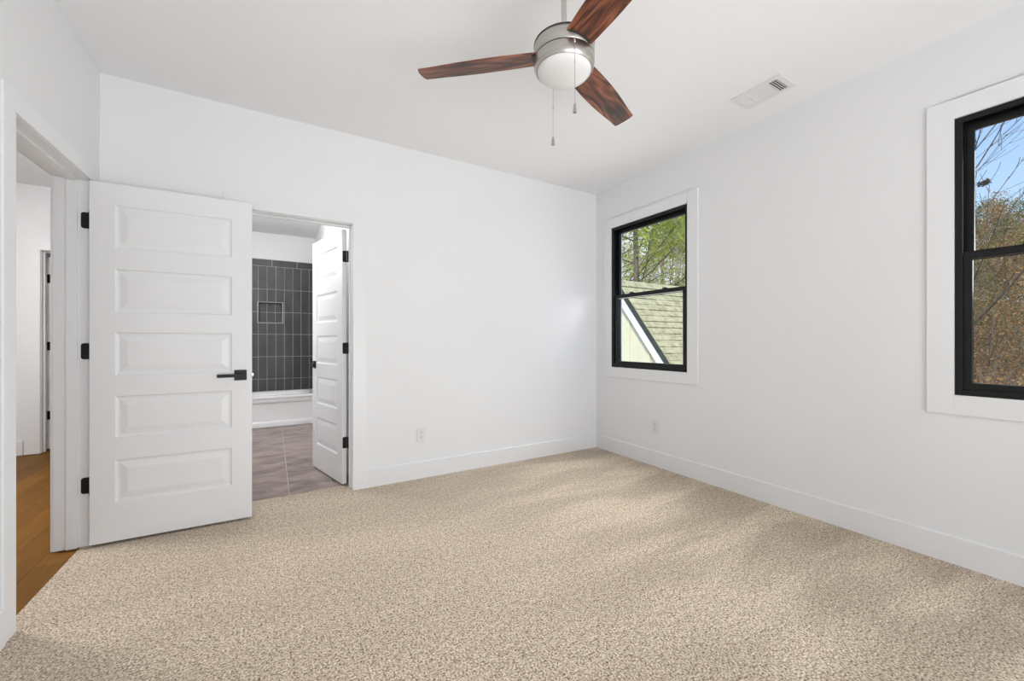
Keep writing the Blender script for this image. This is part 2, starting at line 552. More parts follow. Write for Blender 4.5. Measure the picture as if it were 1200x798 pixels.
def wall_yz(name, x0, x1, y0, y1, z0, z1, holes, label):
    m = MB()
    for a, b, c, d in split(y0, y1, z0, z1, holes):
        m.box((x0, a, c), (x1, b, d))
    return struct(m.build(name, M['wall']), label, 'wall')
def wall_xz(name, y0, y1, x0, x1, z0, z1, holes, label):
    m = MB()
    for a, b, c, d in split(x0, x1, z0, z1, holes):
        m.box((a, y0, c), (b, y1, d))
    return struct(m.build(name, M['wall']), label, 'wall')

wall_xz('wall_back', D, D + TB, L, R + TR, -0.05, H, [(BD0 - J, BD1 + J, -1, DH + J)], 'white back wall with the bathroom doorway')
wall_yz('wall_left', L - TW, L, FR - 0.15, HY1 + 0.1, -0.06, H, [(LD0 - J, LD1 + J, -1, DH + J)], 'white left wall with the open bedroom doorway')
wall_yz('wall_right', R, R + TR, FR - 0.15, D, -0.05, H, [W1, W2], 'white right wall holding two black windows')
wall_xz('wall_front', FR - 0.15, FR, L, R, -0.05, H, [W3], 'white wall behind the camera with an added wide window')
wall_yz('wall_hall_left', HX0 - 0.1, HX0, HY0 - 0.1, HY1, -0.06, H, [], 'white left side wall of the hall')
wall_xz('wall_hall_near', HY0 - 0.1, HY0, HX0, L - TW, -0.06, H, [], 'white near end wall of the hall')
HD0, HD1 = -2.045, -1.31
wall_xz('wall_hall_end', HY1, HY1 + 0.12, HX0 - 0.1, L - TW, -0.06, H, [(HD0 - J, HD1 + J, -1, DH + 0.03 + J)], 'white end wall of the hall with an open doorway')
m = MB()
m.box((HX0 - 0.1, HY1 + 0.12, -0.06), (HX0, HY1 + 1.9, H)).box((L - TW, HY1 + 0.1, -0.06), (L - TW + 0.05, HY1 + 1.9, H)).box((HX0 - 0.1, HY1 + 1.9, -0.06), (L, HY1 + 2.0, H))
struct(m.build('wall_hall_room', M['wall']), 'walls of the dim room beyond the far hall doorway', 'wall')
wall_yz('wall_bathroom_left', BX0 - 0.05, BX0, D + TB, BY1 + 0.1, -0.06, H, [], 'white left wall of the bathroom')
wall_yz('wall_bathroom_right', BX1, BX1 + 0.1, D + TB, BY1 + 0.1, -0.06, H, [], 'white right wall of the bathroom behind its door')
wall_xz('wall_bathroom_end', BY1 + 0.004, BY1 + 0.2, BX0, BX1, -0.06, H, [(-0.187, 0.118, 1.424, 1.720)], 'white end wall of the bathroom above the dark tile')

# bathroom floor tiles on a grout bed
m = MB()
box_obj('floor_bathroom', (BX0, D + TB - 0.005, -0.06), (BX1, BY1, -0.009), M['grout'], 'pale grout bed under the bathroom floor tiles', 'tile floor')
g = 0.003
xs = [BX0, -0.532, -0.213, 0.104, 0.412, BX1]
starts = [4.55, 5.75, 5.17, 6.9, 4.9]
for i in range(5):
    ys = [D + TB] + ([starts[i]] if starts[i] < 6.25 else []) + [6.267]
    for a, b in zip(ys, ys[1:]):
        m.box((xs[i] + g, a + 0.006, -0.012), (xs[i + 1] - g, b - (0.006 if b < 6.27 else 0.0), -0.004))
struct(m.build('floor_bathroom_tiles', M['floortile'], bevel=0.001, seg=1), 'brown grey large-format tiles on the bathroom floor', 'tile floor')

# tiled tub surround
def tile_wall(to3, u0, u1, holes, m, thick=0.008):
    cols = [-0.187 + 0.1105 * k for k in range(-8, 9)]
    rows = [0.256, 0.592, 0.920, 1.250, 1.578, 1.912, 2.250]
    gg = 0.0028
    tiles = []
    for a, b in zip(cols, cols[1:]):
        for c, d in zip(rows, rows[1:]):
            tiles.append((a, b, c, d))
    k = -0.014 - 0.327 * 4
    while k < 1.2:
        tiles.append((k, k + 0.327, 2.250, 2.352))
        k += 0.327
    for a, b, c, d in tiles:
        a, b = max(a, u0), min(b, u1)
        if b - a < 0.012:
            continue
        a, b, c, d = a + gg, b - gg, c + gg, d - gg
        for q in split(a, b, c, d, holes):
            if q[1] - q[0] > 0.01 and q[3] - q[2] > 0.01:
                to3(m, *q)
NI = (-0.187, 0.118, 1.424, 1.720)
m = MB()
def on_end(m, a, b, c, d):
    m.box((a, BY1 - 0.008, c), (b, BY1, d))
tile_wall(on_end, BX0 + 0.01, BX1 - 0.01, [NI], m)
for a, b in [(-0.187, -0.083), (-0.078, 0.026), (0.031, 0.118)]:
    for c, d in [(1.424, 1.575), (1.580, 1.720)]:
        m.box((a, BY1 + 0.080, c), (b, BY1 + 0.086, d))
m.box((NI[0], BY1, NI[2]), (NI[0] + 0.006, BY1 + 0.08, NI[3])).box((NI[1] - 0.006, BY1, NI[2]), (NI[1], BY1 + 0.08, NI[3]))
m.box((NI[0], BY1, NI[3] - 0.006), (NI[1], BY1 + 0.08, NI[3])).box((NI[0], BY1, NI[2]), (NI[1], BY1 + 0.08, NI[2] + 0.006))
ts = struct(m.build('wall_tub_tiles', M['walltile'], bevel=0.001, seg=1), 'charcoal vertical stacked tiles around the bathtub with a niche', 'tile wall')
m = MB()
for a, b, c, d in split(BX0 + 0.008, BX1 - 0.008, 0.30, 2.352, [NI]):
    m.box((a, BY1 - 0.004, c), (b, BY1 + 0.003, d))
m.box((NI[0], BY1 + 0.083, NI[2]), (NI[1], BY1 + 0.092, NI[3]))
m.build('grout_bed', M['grout'], ts)
m = MB()
e = 0.011
m.box((NI[0] - e, BY1 - 0.012, NI[2] - e), (NI[1] + e, BY1 - 0.004, NI[2]))
m.box((NI[0] - e, BY1 - 0.012, NI[3]), (NI[1] + e, BY1 - 0.004, NI[3] + e * 0.6))
m.box((NI[0] - e, BY1 - 0.012, NI[2]), (NI[0], BY1 - 0.004, NI[3])).box((NI[1], BY1 - 0.012, NI[2]), (NI[1] + e, BY1 - 0.004, NI[3]))
ne = m.build('niche_edge', M['grout'], ts)
ne['label'] = 'pale edge trim around the recessed niche'
m = MB()
def on_left(m, a, b, c, d):
    m.box((BX0, BY1 - 0.70 + (a + 0.9), c), (BX0 + 0.008, BY1 - 0.70 + (b + 0.9), d))
def on_right(m, a, b, c, d):
    m.box((BX1 - 0.008, BY1 - 0.70 + (a + 0.9), c), (BX1, BY1 - 0.70 + (b + 0.9), d))
tile_wall(on_left, -0.9, -0.21, [], m)
tile_wall(on_right, -0.9, -0.21, [], m)
m.build('side_tiles', M['walltile'], ts)
m = MB()
m.box((BX0, BY1 - 0.70, 0.30), (BX0 + 0.004, BY1 - 0.009, 2.352)).box((BX1 - 0.004, BY1 - 0.70, 0.30), (BX1, BY1 - 0.009, 2.352))
m.build('grout_bed', M['grout'], ts)

# baseboards
def baseboard(name, segs, label):
    m = MB()
    for (ax, ay), (bx, by), (nx, ny) in segs:
        t, hh, c = 0.014, 0.141, 0.004
        prof = [(0, 0), (t, 0), (t, hh - c), (t - c, hh), (0, hh)]
        pts = [(ax + nx * u, ay + ny * u, v) for u, v in prof]
        m.prism(pts, (bx - ax, by - ay, 0))
    return struct(m.build(name, M['trim']), label, 'baseboard')
CW = 0.100
baseboard('baseboard_back', [((BD1 + CW, D), (R - 0.014, D), (0, -1)), ((L, D), (BD0 - CW, D), (0, -1))], 'white baseboard along the back wall')
baseboard('baseboard_right', [((R, FR + 0.014), (R, D), (-1, 0))], 'white baseboard along the right wall under the windows')
baseboard('baseboard_left', [((L, FR + 0.014), (L, LD0 - 0.09), (1, 0)), ((L, LD1 + 0.09), (L, D - 0.014), (1, 0))], 'white baseboard along the left wall by the doorway')
baseboard('baseboard_front', [((L, FR), (R, FR), (0, 1))], 'white baseboard along the wall behind the camera')
baseboard('baseboard_hall', [((HX0 + 0.014, HY1), (HD0 - 0.125, HY1), (0, -1)), ((HX0, HY0), (HX0, HY1), (1, 0))], 'white baseboard around the hall')

# ------------------------------------------------------------------ door trim: jambs, stops and casings
def door_trim(name, loc, rz, Wd, Hh, T, stop, label, cw=CW, far=True, thick=0.016):
    """local x along the opening, y from the room face (0) into the wall (T)"""
    root = empty(name, loc, rz)
    struct(root, label, 'door trim')
    e = 0.001
    m = MB()
    m.box((-J, e, 0), (0, T - e, Hh)).box((Wd, e, 0), (Wd + J, T - e, Hh)).box((-J, e, Hh), (Wd + J, T - e, Hh + J))
    m.build('jamb', M['trim'], root, bevel=0.0015)
    s0, s1, st = stop[0], stop[1], 0.011
    m = MB()
    m.box((0, s0, 0), (st, s1, Hh - st)).box((Wd - st, s0, 0), (Wd, s1, Hh - st)).box((0, s0, Hh - st), (Wd, s1, Hh))
    m.build('door_stop', M['trim'], root, bevel=0.001)
    def casing(y, sgn):
        m = MB()
        rv = 0.005
        y1 = y + sgn * thick
        m.box((-cw, y, 0), (-rv, y1, Hh + rv)).box((Wd + rv, y, 0), (Wd + cw, y1, Hh + rv)).box((-cw, y, Hh + rv), (Wd + cw, y1, Hh + cw))
        m.build('casing', M['trim'], root, bevel=0.0012)
    casing(0, -1)
    if far:
        casing(T, 1)
    return root
# bedroom door: local x = +y of the room, local y = -x
door_trim('trim_1', (L, LD0, 0), PI / 2, LD1 - LD0, DH, TW + 0.018, (0.050, 0.094), 'white casing and jamb of the open bedroom doorway', cw=0.09, thick=0.010)
door_trim('trim_2', (BD0, D, 0), 0, BD1 - BD0, DH, TB, (0.060, 0.094), 'white casing and jamb of the bathroom doorway')
door_trim('trim_3', (HD0, HY1, 0), 0, HD1 - HD0, DH + 0.03, 0.12, (0.045, 0.080), 'white casing and jamb of the far hall doorway', cw=0.118, far=False)

# ------------------------------------------------------------------ doors
def leaf_mesh(w, h, t):
    m = MB()
    st, panels = 0.105, [(0.218, 0.460), (0.584, 0.822), (0.940, 1.184), (1.298, 1.545), (1.664, 1.906)]
    x0, x1 = st, w - st
    for sgn in (-1, 1):
        y = sgn * t / 2
        rects = split(0, w, 0, h, [(x0, x1, a, b) for a, b in panels])
        for a, b, c, d in rects:
            m.add([(a, y, c), (b, y, c), (b, y, d), (a, y, d)], [(0, 1, 2, 3)])
        for a, b in panels:
            rings = [(0.0, 0.0), (0.006, 0.0065), (0.014, 0.0085), (0.020, 0.0085), (0.052, 0.0025), (0.055, 0.0022)]
            loops = []
            for i, dep in rings:
                yy = y - sgn * dep
                loops.append([(x0 + i, yy, a + i), (x1 - i, yy, a + i), (x1 - i, yy, b - i), (x0 + i, yy, b - i)])
            for p, q in zip(loops, loops[1:]):
                m.add(p + q, [(k, (k + 1) % 4, 4 + (k + 1) % 4, 4 + k) for k in range(4)])
            m.add(loops[-1], [(0, 1, 2, 3)])
    a, b = -t / 2, t / 2
    # edges follow the same splits so they weld
    zs = sorted({0, h} | {z for p in panels for z in p})
    for c, d in zip(zs, zs[1:]):
        m.add([(0, a, c), (0, b, c), (0, b, d), (0, a, d)], [(0, 1, 2, 3)])
        m.add([(w, a, c), (w, b, c), (w, b, d), (w, a, d)], [(0, 1, 2, 3)])
    for c in (0, h):
        for u, v in ((0, x0), (x0, x1), (x1, w)):
            m.add([(u, a, c), (v, a, c), (v, b, c), (u, b, c)], [(0, 1, 2, 3)])
    return m

def plate(m, u0, u1, z0, z1, rr, to3, d):
    """rounded plate (two rounded corners on the u1 side) pushed along d"""
    pts = [(u0, z0)]
    sg = 1 if u1 > u0 else -1
    rr = abs(rr)
    for cz, a0 in ((z0 + rr, -PI / 2), (z1 - rr, 0)):
        for k in range(5):
            a = a0 + k * PI / 8
            pts.append((u1 - sg * rr + sg * rr * math.cos(a), cz + rr * math.sin(a)))
    pts.append((u0, z1))
    m.prism([to3(u, z) for u, z in pts], d)

def lever_set(root, w, t, z, sides=(-1, 1)):
    for sgn in sides:
        y = sgn * t / 2
        xc = w - 0.060
        m = MB()
        m.box((xc - 0.033, y, z - 0.033), (xc + 0.033, y + sgn * 0.008, z + 0.033))
        rose = m.build('door_handle', M['black'], root, bevel=0.002)
        m = MB()
        pr = [(0.011, 0.008), (0.011, 0.040), (0.0, 0.040)]
        ax = [(xc, y + sgn * 0.008, z), (xc, y + sgn * 0.047, z)]
        m.tube(ax, 0.011, 14)
        yy = y + sgn * 0.050
        m.box((xc - 0.118, yy - 0.006, z - 0.010), (xc + 0.012, yy + 0.006, z + 0.010))
        m.build('lever', M['black'], rose, bevel=0.003)
    m = MB()
    m.box((w, -0.006, z - 0.008), (w + 0.010, 0.006, z + 0.008)).box((w, -0.011, z - 0.028), (w + 0.0012, 0.011, z + 0.028))
    lt = m.build('latch', M['latch'], root, bevel=0.001)
    lt['label'] = 'small steel latch bolt in the door edge'

T = 0.035
# bedroom door, swung open against the back wall
DW, DHt = 0.757, 2.026
d1 = leaf_mesh(DW, DHt, T).build('door_1', M['door'], bevel=0.0012, seg=1)
d1.location = (-0.876, 3.128, 0.014)
d1.rotation_euler = (0, 0, math.radians(-0.9))
struct(d1, 'white five-panel bedroom door swung open in front of the back wall', 'door')
lever_set(d1, DW, T, 0.918)
def jamb_hinge(z):
    m = MB()
    # plate let into the jamb face (world y), local to the door leaf frame
    plate(m, -0.006, -0.045, -0.045, 0.045, -0.012, lambda u, q: (u, 0.0255, z + q), (0, -0.0035, 0))
    m.tube([(-0.004, 0.022, z - 0.045), (-0.004, 0.022, z + 0.045)], 0.0055, 10)
    m.box((-0.0025, -0.0175, z - 0.045), (-0.0005, 0.016, z + 0.045))
    return m
for z in (1.810, 1.078, 0.326):
    hg = jamb_hinge(z).build('hinge', M['black'], d1)
# bathroom door, swung into the bathroom
BW = 0.685
d2 = leaf_mesh(BW, DHt, T).build('door_2', M['door'], bevel=0.0012, seg=1)
d2.location = (0.488, 3.438, 0.012)
d2.rotation_euler = (0, 0, math.radians(103.6))
struct(d2, 'white five-panel bathroom door opened inward beside the dark tiles', 'door')
lever_set(d2, BW, T, 0.925)
def edge_hinge(z):
    m = MB()
    plate(m, 0.0175, -0.015, -0.045, 0.045, -0.010, lambda u, q: (-0.0022, -u * 1.0, z + q), (0.002, 0, 0))
    m.tube([(-0.007, -0.0225, z - 0.045), (-0.007, -0.0225, z + 0.045)], 0.0055, 10)
    m.box((-0.014, -0.030, z - 0.045), (-0.004, -0.024, z + 0.045))
    return m
for z in (1.812, 1.080, 0.328):
    edge_hinge(z).build('hinge', M['black'], d2)
# far hall door, open into the dim room
d3 = leaf_mesh(0.73, DHt, T).build('door_3', M['door'], bevel=0.0012, seg=1)
d3.location = (HD0 + 0.008, HY1 + 0.128, 0.012)
d3.rotation_euler = (0, 0, math.radians(88))
struct(d3, 'white door in the far hall doorway opened into the dim room', 'door')
lever_set(d3, 0.73, T, 0.925)
for z in (1.795, 1.085, 0.355):
    edge_hinge(z).build('hinge', M['black'], d3)

# ------------------------------------------------------------------ windows
def window(name, loc, rz, Wd, Hh, label, double=True):
    """local x outwards, y along the wall, z up"""
    root = empty(name, loc, rz)
    struct(root, label, 'window')
    fw, dep = 0.021, 0.115
    m = MB()
    m.box((0.002, 0.0005, 0.0005), (dep, fw, Hh - 0.0005)).box((0.002, Wd - fw, 0.0005), (dep, Wd - 0.0005, Hh - 0.0005))
    m.box((0.002, fw, 0.0005), (dep, Wd - fw, fw)).box((0.002, fw, Hh - fw), (dep, Wd - fw, Hh - 0.0005))
    # parting stops and the track beside the upper sash
    for y0, y1 in ((fw, fw + 0.008), (Wd - fw - 0.008, Wd - fw)):
        m.box((0.002, y0, fw), (0.012, y1, Hh - fw))
        m.box((0.048, y0, Hh / 2), (0.052, y1, Hh - fw))
    m.box((0.002, fw, fw), (0.012, Wd - fw, fw + 0.010)).box((0.002, fw, Hh - fw - 0.008), (0.012, Wd - fw, Hh - fw))
    m.build('frame', M['winframe'], root, bevel=0.0015)
    a, b = fw + 0.0015, Wd - fw - 0.0015
    mid = Hh / 2
    def sash(nm, x0, x1, z0, z1, rb, rt):
        s = 0.036
        m = MB()
        m.box((x0, a, z0), (x1, a + s, z1)).box((x0, b - s, z0), (x1, b, z1))
        m.box((x0, a + s, z0), (x1, b - s, z0 + rb)).box((x0, a + s, z1 - rt), (x1, b - s, z1))
        so = m.build(nm, M['winframe'], root, bevel=0.002)
        xm = (x0 + x1) / 2
        MB().box((xm - 0.003, a + s - 0.004, z0 + rb - 0.004), (xm + 0.003, b - s + 0.004, z1 - rt + 0.004)).build('pane', M['glass'], so)
        return so
    sash('upper_sash', 0.054, 0.084, mid - 0.017, Hh - fw - 0.001, 0.036, 0.040)
    sash('lower_sash', 0.014, 0.046, fw + 0.001, mid + 0.020, 0.042, 0.036)
    for yy in (Wd * 0.28, Wd * 0.72):
        m = MB()
        m.box((0.020, yy - 0.032, mid + 0.020), (0.048, yy + 0.032, mid + 0.027))
        m.lathe([(0.0, 0.016), (0.011, 0.016), (0.013, 0.007), (0.013, 0.0)], (0.034, yy, mid + 0.020), 14)
        m.box((0.026, yy - 0.004, mid + 0.030), (0.040, yy + 0.030, mid + 0.037))
        m.build('sash_lock', M['black'], root)
    return root
window('window_1', (R, W1[0], W1[2]), 0, W1[1] - W1[0], W1[3] - W1[2], 'black double-hung window near the corner looking onto a shingle roof')
window('window_2', (R, W2[0], W2[2]), 0, W2[1] - W2[0], W2[3] - W2[2], 'black double-hung window looking onto autumn woods and blue sky')
window('window_3_added', (W3[0], FR, W3[2]), -PI / 2, W3[1] - W3[0], W3[3] - W3[2], 'added wide black window in the unseen wall behind the camera')  # unseen window, added to go with the rear fill

def window_trim(name, loc, rz, Wd, Hh, label):
    root = empty(name, loc, rz)
    struct(root, label, 'window trim')
    c, t = 0.100, 0.012
    m = MB()
    m.box((-t, -c, -c), (0, 0, Hh + c)).box((-t, Wd, -c), (0, Wd + c, Hh + c)).box((-t, 0, Hh), (0, Wd, Hh + c)).box((-t, 0, -c), (0, Wd, 0))
    m.build('casing', M['trim'], root, bevel=0.0012)
window_trim('trim_4', (R, W1[0], W1[2]), 0, W1[1] - W1[0], W1[3] - W1[2], 'flat white casing around the window near the corner')
window_trim('trim_5', (R, W2[0], W2[2]), 0, W2[1] - W2[0], W2[3] - W2[2], 'flat white casing around the window with blue sky')
window_trim('trim_6', (W3[0], FR, W3[2]), -PI / 2, W3[1] - W3[0], W3[3] - W3[2], 'flat white casing around the added window behind the camera')

# ------------------------------------------------------------------ ceiling fan
FC = Vector((1.07, 1.366, H))
DROP = 0.011
fan = tag(empty('ceiling_fan', FC), 'brushed nickel ceiling fan with three dark wood blades and a frosted light', 'ceiling fan')
def zz(z):
    return z - H - (DROP if z < 2.5 else 0.0)
MB().lathe([(0.0, zz(2.652)), (0.020, zz(2.652)), (0.046, zz(2.664)), (0.062, zz(2.70)), (0.066, zz(2.7395)), (0.0, zz(2.7395))]).build('canopy', M['cone'], fan, smooth=True)
MB().lathe([(0.0, zz(2.45)), (0.0115, zz(2.45)), (0.0115, zz(2.66)), (0.0, zz(2.66))], seg=24).build('downrod', M['cone'], fan, smooth=True)
MB().lathe([(0.0, zz(2.492)), (0.0150, zz(2.492)), (0.0185, zz(2.488)), (0.0205, zz(2.480)), (0.0255, zz(2.446)), (0.0265, zz(2.432)), (0.0, zz(2.432))], seg=32).build('coupler', M['cone'], fan, smooth=True)
RB = 0.128
m = MB().lathe([(0.0, zz(2.434)), (0.117, zz(2.434)), (0.121, zz(2.431)), (0.121, zz(2.426)), (0.118, zz(2.4255)), (0.118, zz(2.4215)), (0.126, zz(2.421)), (RB, zz(2.418)), (RB, zz(2.3685)), (0.126, zz(2.366)), (0.120, zz(2.366)), (0.120, zz(2.3635)), (0.0, zz(2.3635))], seg=72)
m.build('motor_housing', M['nickel'], fan, smooth=True)
MB().lathe([(0.122, zz(2.4245)), (0.1292, zz(2.4240)), (0.1292, zz(2.4195)), (0.1275, zz(2.4190))], seg=72).build('shadow_gap_ring', M['slot'], fan, smooth=True)  # dark ring drawn as the shadow line along the housing's top edge
lr = MB().lathe([(0.110, zz(2.3632)), (0.1255, zz(2.363)), (RB, zz(2.360)), (RB, zz(2.338)), (0.1265, zz(2.327)), (0.1225, zz(2.318)), (0.118, zz(2.3125)), (0.1155, zz(2.3125)), (0.1155, zz(2.320)), (0.110, zz(2.330))], seg=72).build('light_ring', M['nickel'], fan, smooth=True)
prof = [(0.1150 * math.sin(a), zz(2.318) - 0.047 * (math.cos(a) - 0.0)) for a in [PI / 2 * k / 14 for k in range(15)]]
prof = [(max(r, 0.0), z) for r, z in prof] + [(0.1150, zz(2.326)), (0.0, zz(2.328))]
bowl = MB().lathe(prof, seg=72).build('light_bowl', M['bowl'], fan, smooth=True)
bowl['label'] = 'frosted white glass light bowl'

def blade_mesh():
    m = MB()
    n, t = 18, 0.006
    top, bot = [], []
    r0, r1 = 0.112, 0.652
    def hw(s):
        return 0.0585 + 0.0085 * math.sin(PI * min(1, s * 1.15)) * (1 if s < 0.87 else 1) - 0.0055 * s ** 3
    nu = 8
    vs, fs = [], []
    for side in (0, 1):
        for i in range(n + 1):
            s = i / n
            for k in range(nu + 1):
                v = -1 + 2 * k / nu
                y = v * hw(s)
                # concave root that follows the round housing, gently bowed tip
                root = math.sqrt(max(0.128 ** 2 - y * y, 0)) + 0.003
                tip = r1 - 0.004 * abs(v) ** 6 - 0.004 * v * v
                r = root + (tip - root) * s
                vs.append((r, y, (t / 2 if side else -t / 2)))
    st = nu + 1
    N = (n + 1) * st
    for i in range(n):
        for k in range(nu):
            a = i * st + k
            fs.append((a, a + 1, a + st + 1, a + st))
            fs.append((N + a, N + a + st, N + a + st + 1, N + a + 1))
    for i in range(n):
        for k in (0, nu):
            a = i * st + k
            fs.append((a, a + st, N + a + st, N + a))
    for k in range(nu):
        for i in (0, n):
            a = i * st + k
            fs.append((a, a + 1, N + a + 1, N + a))
    m.add(vs, fs)
    return m
pitch = math.radians(-13.5)
b0 = blade_mesh().build('blade', M['blade'], fan, smooth=True)
def pose(b, deg):
    b.matrix_local = Matrix.Translation((0, 0, zz(2.382))) @ Matrix.Rotation(math.radians(deg), 4, 'Z') @ Matrix.Rotation(pitch, 4, 'X')
m = MB()
m.box((0.100, -0.030, 0.001), (0.158, 0.030, 0.009))
m.box((0.118, -0.048, -0.006), (0.1335, 0.048, 0.006))
ir0 = m.build('blade_bracket', M['slot'], b0, bevel=0.001)
pose(b0, 21.3)
for deg in (138.3, 263):
    b = b0.copy()
    COL.objects.link(b)
    b.parent = fan
    pose(b, deg)
    c = ir0.copy()
    COL.objects.link(c)
    c.parent = b
def pull_chain(x, y, ztop, zbot, stub, label):
    m = MB()
    m.tube([(x, y, zz(ztop)), (x, y, zz(zbot + 0.03))], 0.0011, 6)
    k = ztop
    while k > zbot + 0.03:
        m.lathe([(0, 0.0017), (0.0015, 0.0008), (0.0015, -0.0008), (0, -0.0017)], (x, y, zz(k)), 6)
        k -= 0.0062
    m.lathe([(0, 0.004), (0.0028, 0.003), (0.0028, -0.003), (0, -0.004)], (x, y, zz(ztop - (ztop - zbot) * stub)), 8)
    ch = m.build('pull_chain', M['cone'], fan)
    ch['label'] = label
    m = MB()
    m.lathe([(0, 0.037), (0.0025, 0.037), (0.0045, 0.030), (0.0075, 0.006), (0.0075, 0.0), (0.005, 0.0), (0.004, 0.006), (0, 0.006)], (x, y, zz(zbot)), 16)
    m.build('pull_knob', M['nickel'], ch, smooth=True)
    return ch
ff = Vector((math.sin(YAW), math.cos(YAW), 0))
rr = Vector((math.cos(YAW), -math.sin(YAW), 0))
def rel(f_, r_):
    p = ff * f_ + rr * r_
    return p.x, p.y
cx1, cy1 = rel(-0.128, 0.026)
cx2, cy2 = rel(0.126, -0.034)
pc = pull_chain(cx1, cy1, 2.352, 2.064, 0.30, 'shorter pull chain hanging in front of the light bowl')
m = MB()
m.tube([(cx1 - ff.x * -0.010, cy1 - ff.y * -0.010, zz(2.353)), (cx1, cy1, zz(2.353))], 0.0042, 10)
m.lathe([(0, 0.004), (0.004, 0.003), (0.004, -0.006), (0.002, -0.009), (0, -0.009)], (cx1, cy1, zz(2.353)), 10)
m.build('chain_outlet', M['latch'], pc, smooth=True)
pull_chain(cx2, cy2, 2.352, 2.060, 0.42, 'longer pull chain hanging behind the light bowl')

# ------------------------------------------------------------------ ceiling vent
VX0, VX1, VY0, VY1 = 2.592, 2.796, 1.243, 1.549
vent = tag(empty('ceiling_vent', ((VX0 + VX1) / 2, (VY0 + VY1) / 2, H)), 'white rectangular air vent in the ceiling near the right wall', 'ceiling vent')
hx, hy = (VX1 - VX0) / 2, (VY1 - VY0) / 2
m = MB()
ix, iy = hx - 0.029, hy - 0.035
for a, b, c, d in split(-hx, hx, -hy, hy, [(-ix, ix, -iy, iy)]):
    m.box((a, c, -0.006), (b, d, -0.0005))
m.build('frame', M['vent'], vent, bevel=0.002)
MB().box((-ix, -iy, -0.0012), (ix, iy, -0.0005)).build('duct_shade_sheet', M['duct'], vent)  # flat sheet just above the louvers, duct shade put into its colour
def slats(pts_axis, lo, hi, at, tilt, n, along, cover):
    m = MB()
    for k in range(n):
        p = lo + (hi - lo) * (k + 0.5) / n
        wd_ = (hi - lo) / n * cover
        dz = 0.0035 * tilt
        q = [(-wd_, -0.0045 - dz), (wd_, -0.0045 + dz), (wd_, -0.0035 + dz), (-wd_, -0.0035 - dz)]
        if along == 'x':
            m.prism([(at[0], p + u, v) for u, v in q], (at[1] - at[0], 0, 0))
        else:
            m.prism([(p + u, at[0], v) for u, v in q], (0, at[1] - at[0], 0))
    return m
s1 = slats(None, -iy, -iy + 0.052, (-ix, ix), 0.10, 4, 'x', 0.20).build('louver', M['vent'], vent)
s2 = slats(None, iy - 0.052, iy, (-ix, ix), -0.25, 5, 'x', 0.56).build('louver', M['vent'], vent)
s3 = slats(None, -ix, ix, (-iy + 0.058, iy - 0.058), 0.10, 9, 'y', 0.58).build('louver', M['vent'], vent)
MB().box((-ix, -iy + 0.051, -0.0075), (ix, -iy + 0.059, -0.001)).build('divider', M['vent'], vent)
MB().box((-ix, iy - 0.059, -0.0075), (ix, iy - 0.051, -0.001)).build('divider', M['vent'], vent)
for sy in (-1, 1):
    MB().lathe([(0, -0.0085), (0.0035, -0.0075), (0.0042, -0.006), (0, -0.006)], (0, sy * (hy - 0.014), 0), 12).build('screw', M['latch'], vent)

# ------------------------------------------------------------------ outlets
def outlet(loc, rz, label):
    """local y points into the room with -y, plate in the xz plane"""
    o = tag(empty('wall_outlet', loc, rz), label, 'outlet')
    m = MB()
    m.box((-0.036, -0.006, -0.058), (0.036, 0, 0.058))
    m.build('cover_plate', M['plate'], o, bevel=0.003)
    for s in (-1, 1):
        m = MB()
        pts = []
        for k in range(20):
            a = 2 * PI * k / 20
            pts.append((max(-0.0145, min(0.0145, 0.0172 * math.cos(a))), -0.0062, s * 0.0195 + 0.0172 * math.sin(a) * 0.82))
        m.prism(pts, (0, -0.0018, 0))
        rc = m.build('receptacle', M['plate'], o)
        m = MB()
        zc = s * 0.0195
        m.box((-0.0075, -0.0086, zc - 0.001), (-0.0053, -0.0079, zc + 0.008)).box((0.0053, -0.0086, zc - 0.001), (0.0075, -0.0079, zc + 0.007))
        m.tube([(0, -0.0079, zc - 0.0075), (0, -0.0086, zc - 0.0075)], 0.0024, 10)
        m.build('slots', M['slot'], rc)
    m = MB()
    m.tube([(0, -0.0060, 0), (0, -0.0075, 0)], 0.003, 12)
    m.build('screw', M['latch'], o)
    return o
outlet((1.067, D, 0.362), 0, 'white duplex outlet low on the back wall')
outlet((R, 2.511, 0.361), -PI / 2, 'white duplex outlet low on the right wall below the corner window')

# ------------------------------------------------------------------ bathtub
TY0, TY1, TX0, TX1, TH = 6.258, BY1 - 0.010, BX0 + 0.010, BX1 - 0.010, 0.418
tub = tag(empty('bathtub', ((TX0 + TX1) / 2, (TY0 + TY1) / 2, 0)), 'white alcove bathtub beneath the dark tiled wall', 'bathtub')
def rrect(x0, x1, y0, y1, r, n=6):
    pts = []
    for cx, cy, a0 in ((x1 - r, y0 + r, -PI / 2), (x1 - r, y1 - r, 0), (x0 + r, y1 - r, PI / 2), (x0 + r, y0 + r, PI)):
        for k in range(n + 1):
            a = a0 + k * PI / 2 / n
            pts.append((cx + r * math.cos(a), cy + r * math.sin(a)))
    return pts
def loops_mesh(m, loops, close_last=True):
    n = len(loops[0])
    for p, q in zip(loops, loops[1:]):
        m.add(p + q, [(k, (k + 1) % n, n + (k + 1) % n, n + k) for k in range(n)])
    if close_last:
        m.add(loops[-1], [tuple(range(n))])
hw_, hd_ = (TX1 - TX0) / 2, (TY1 - TY0) / 2
m = MB()
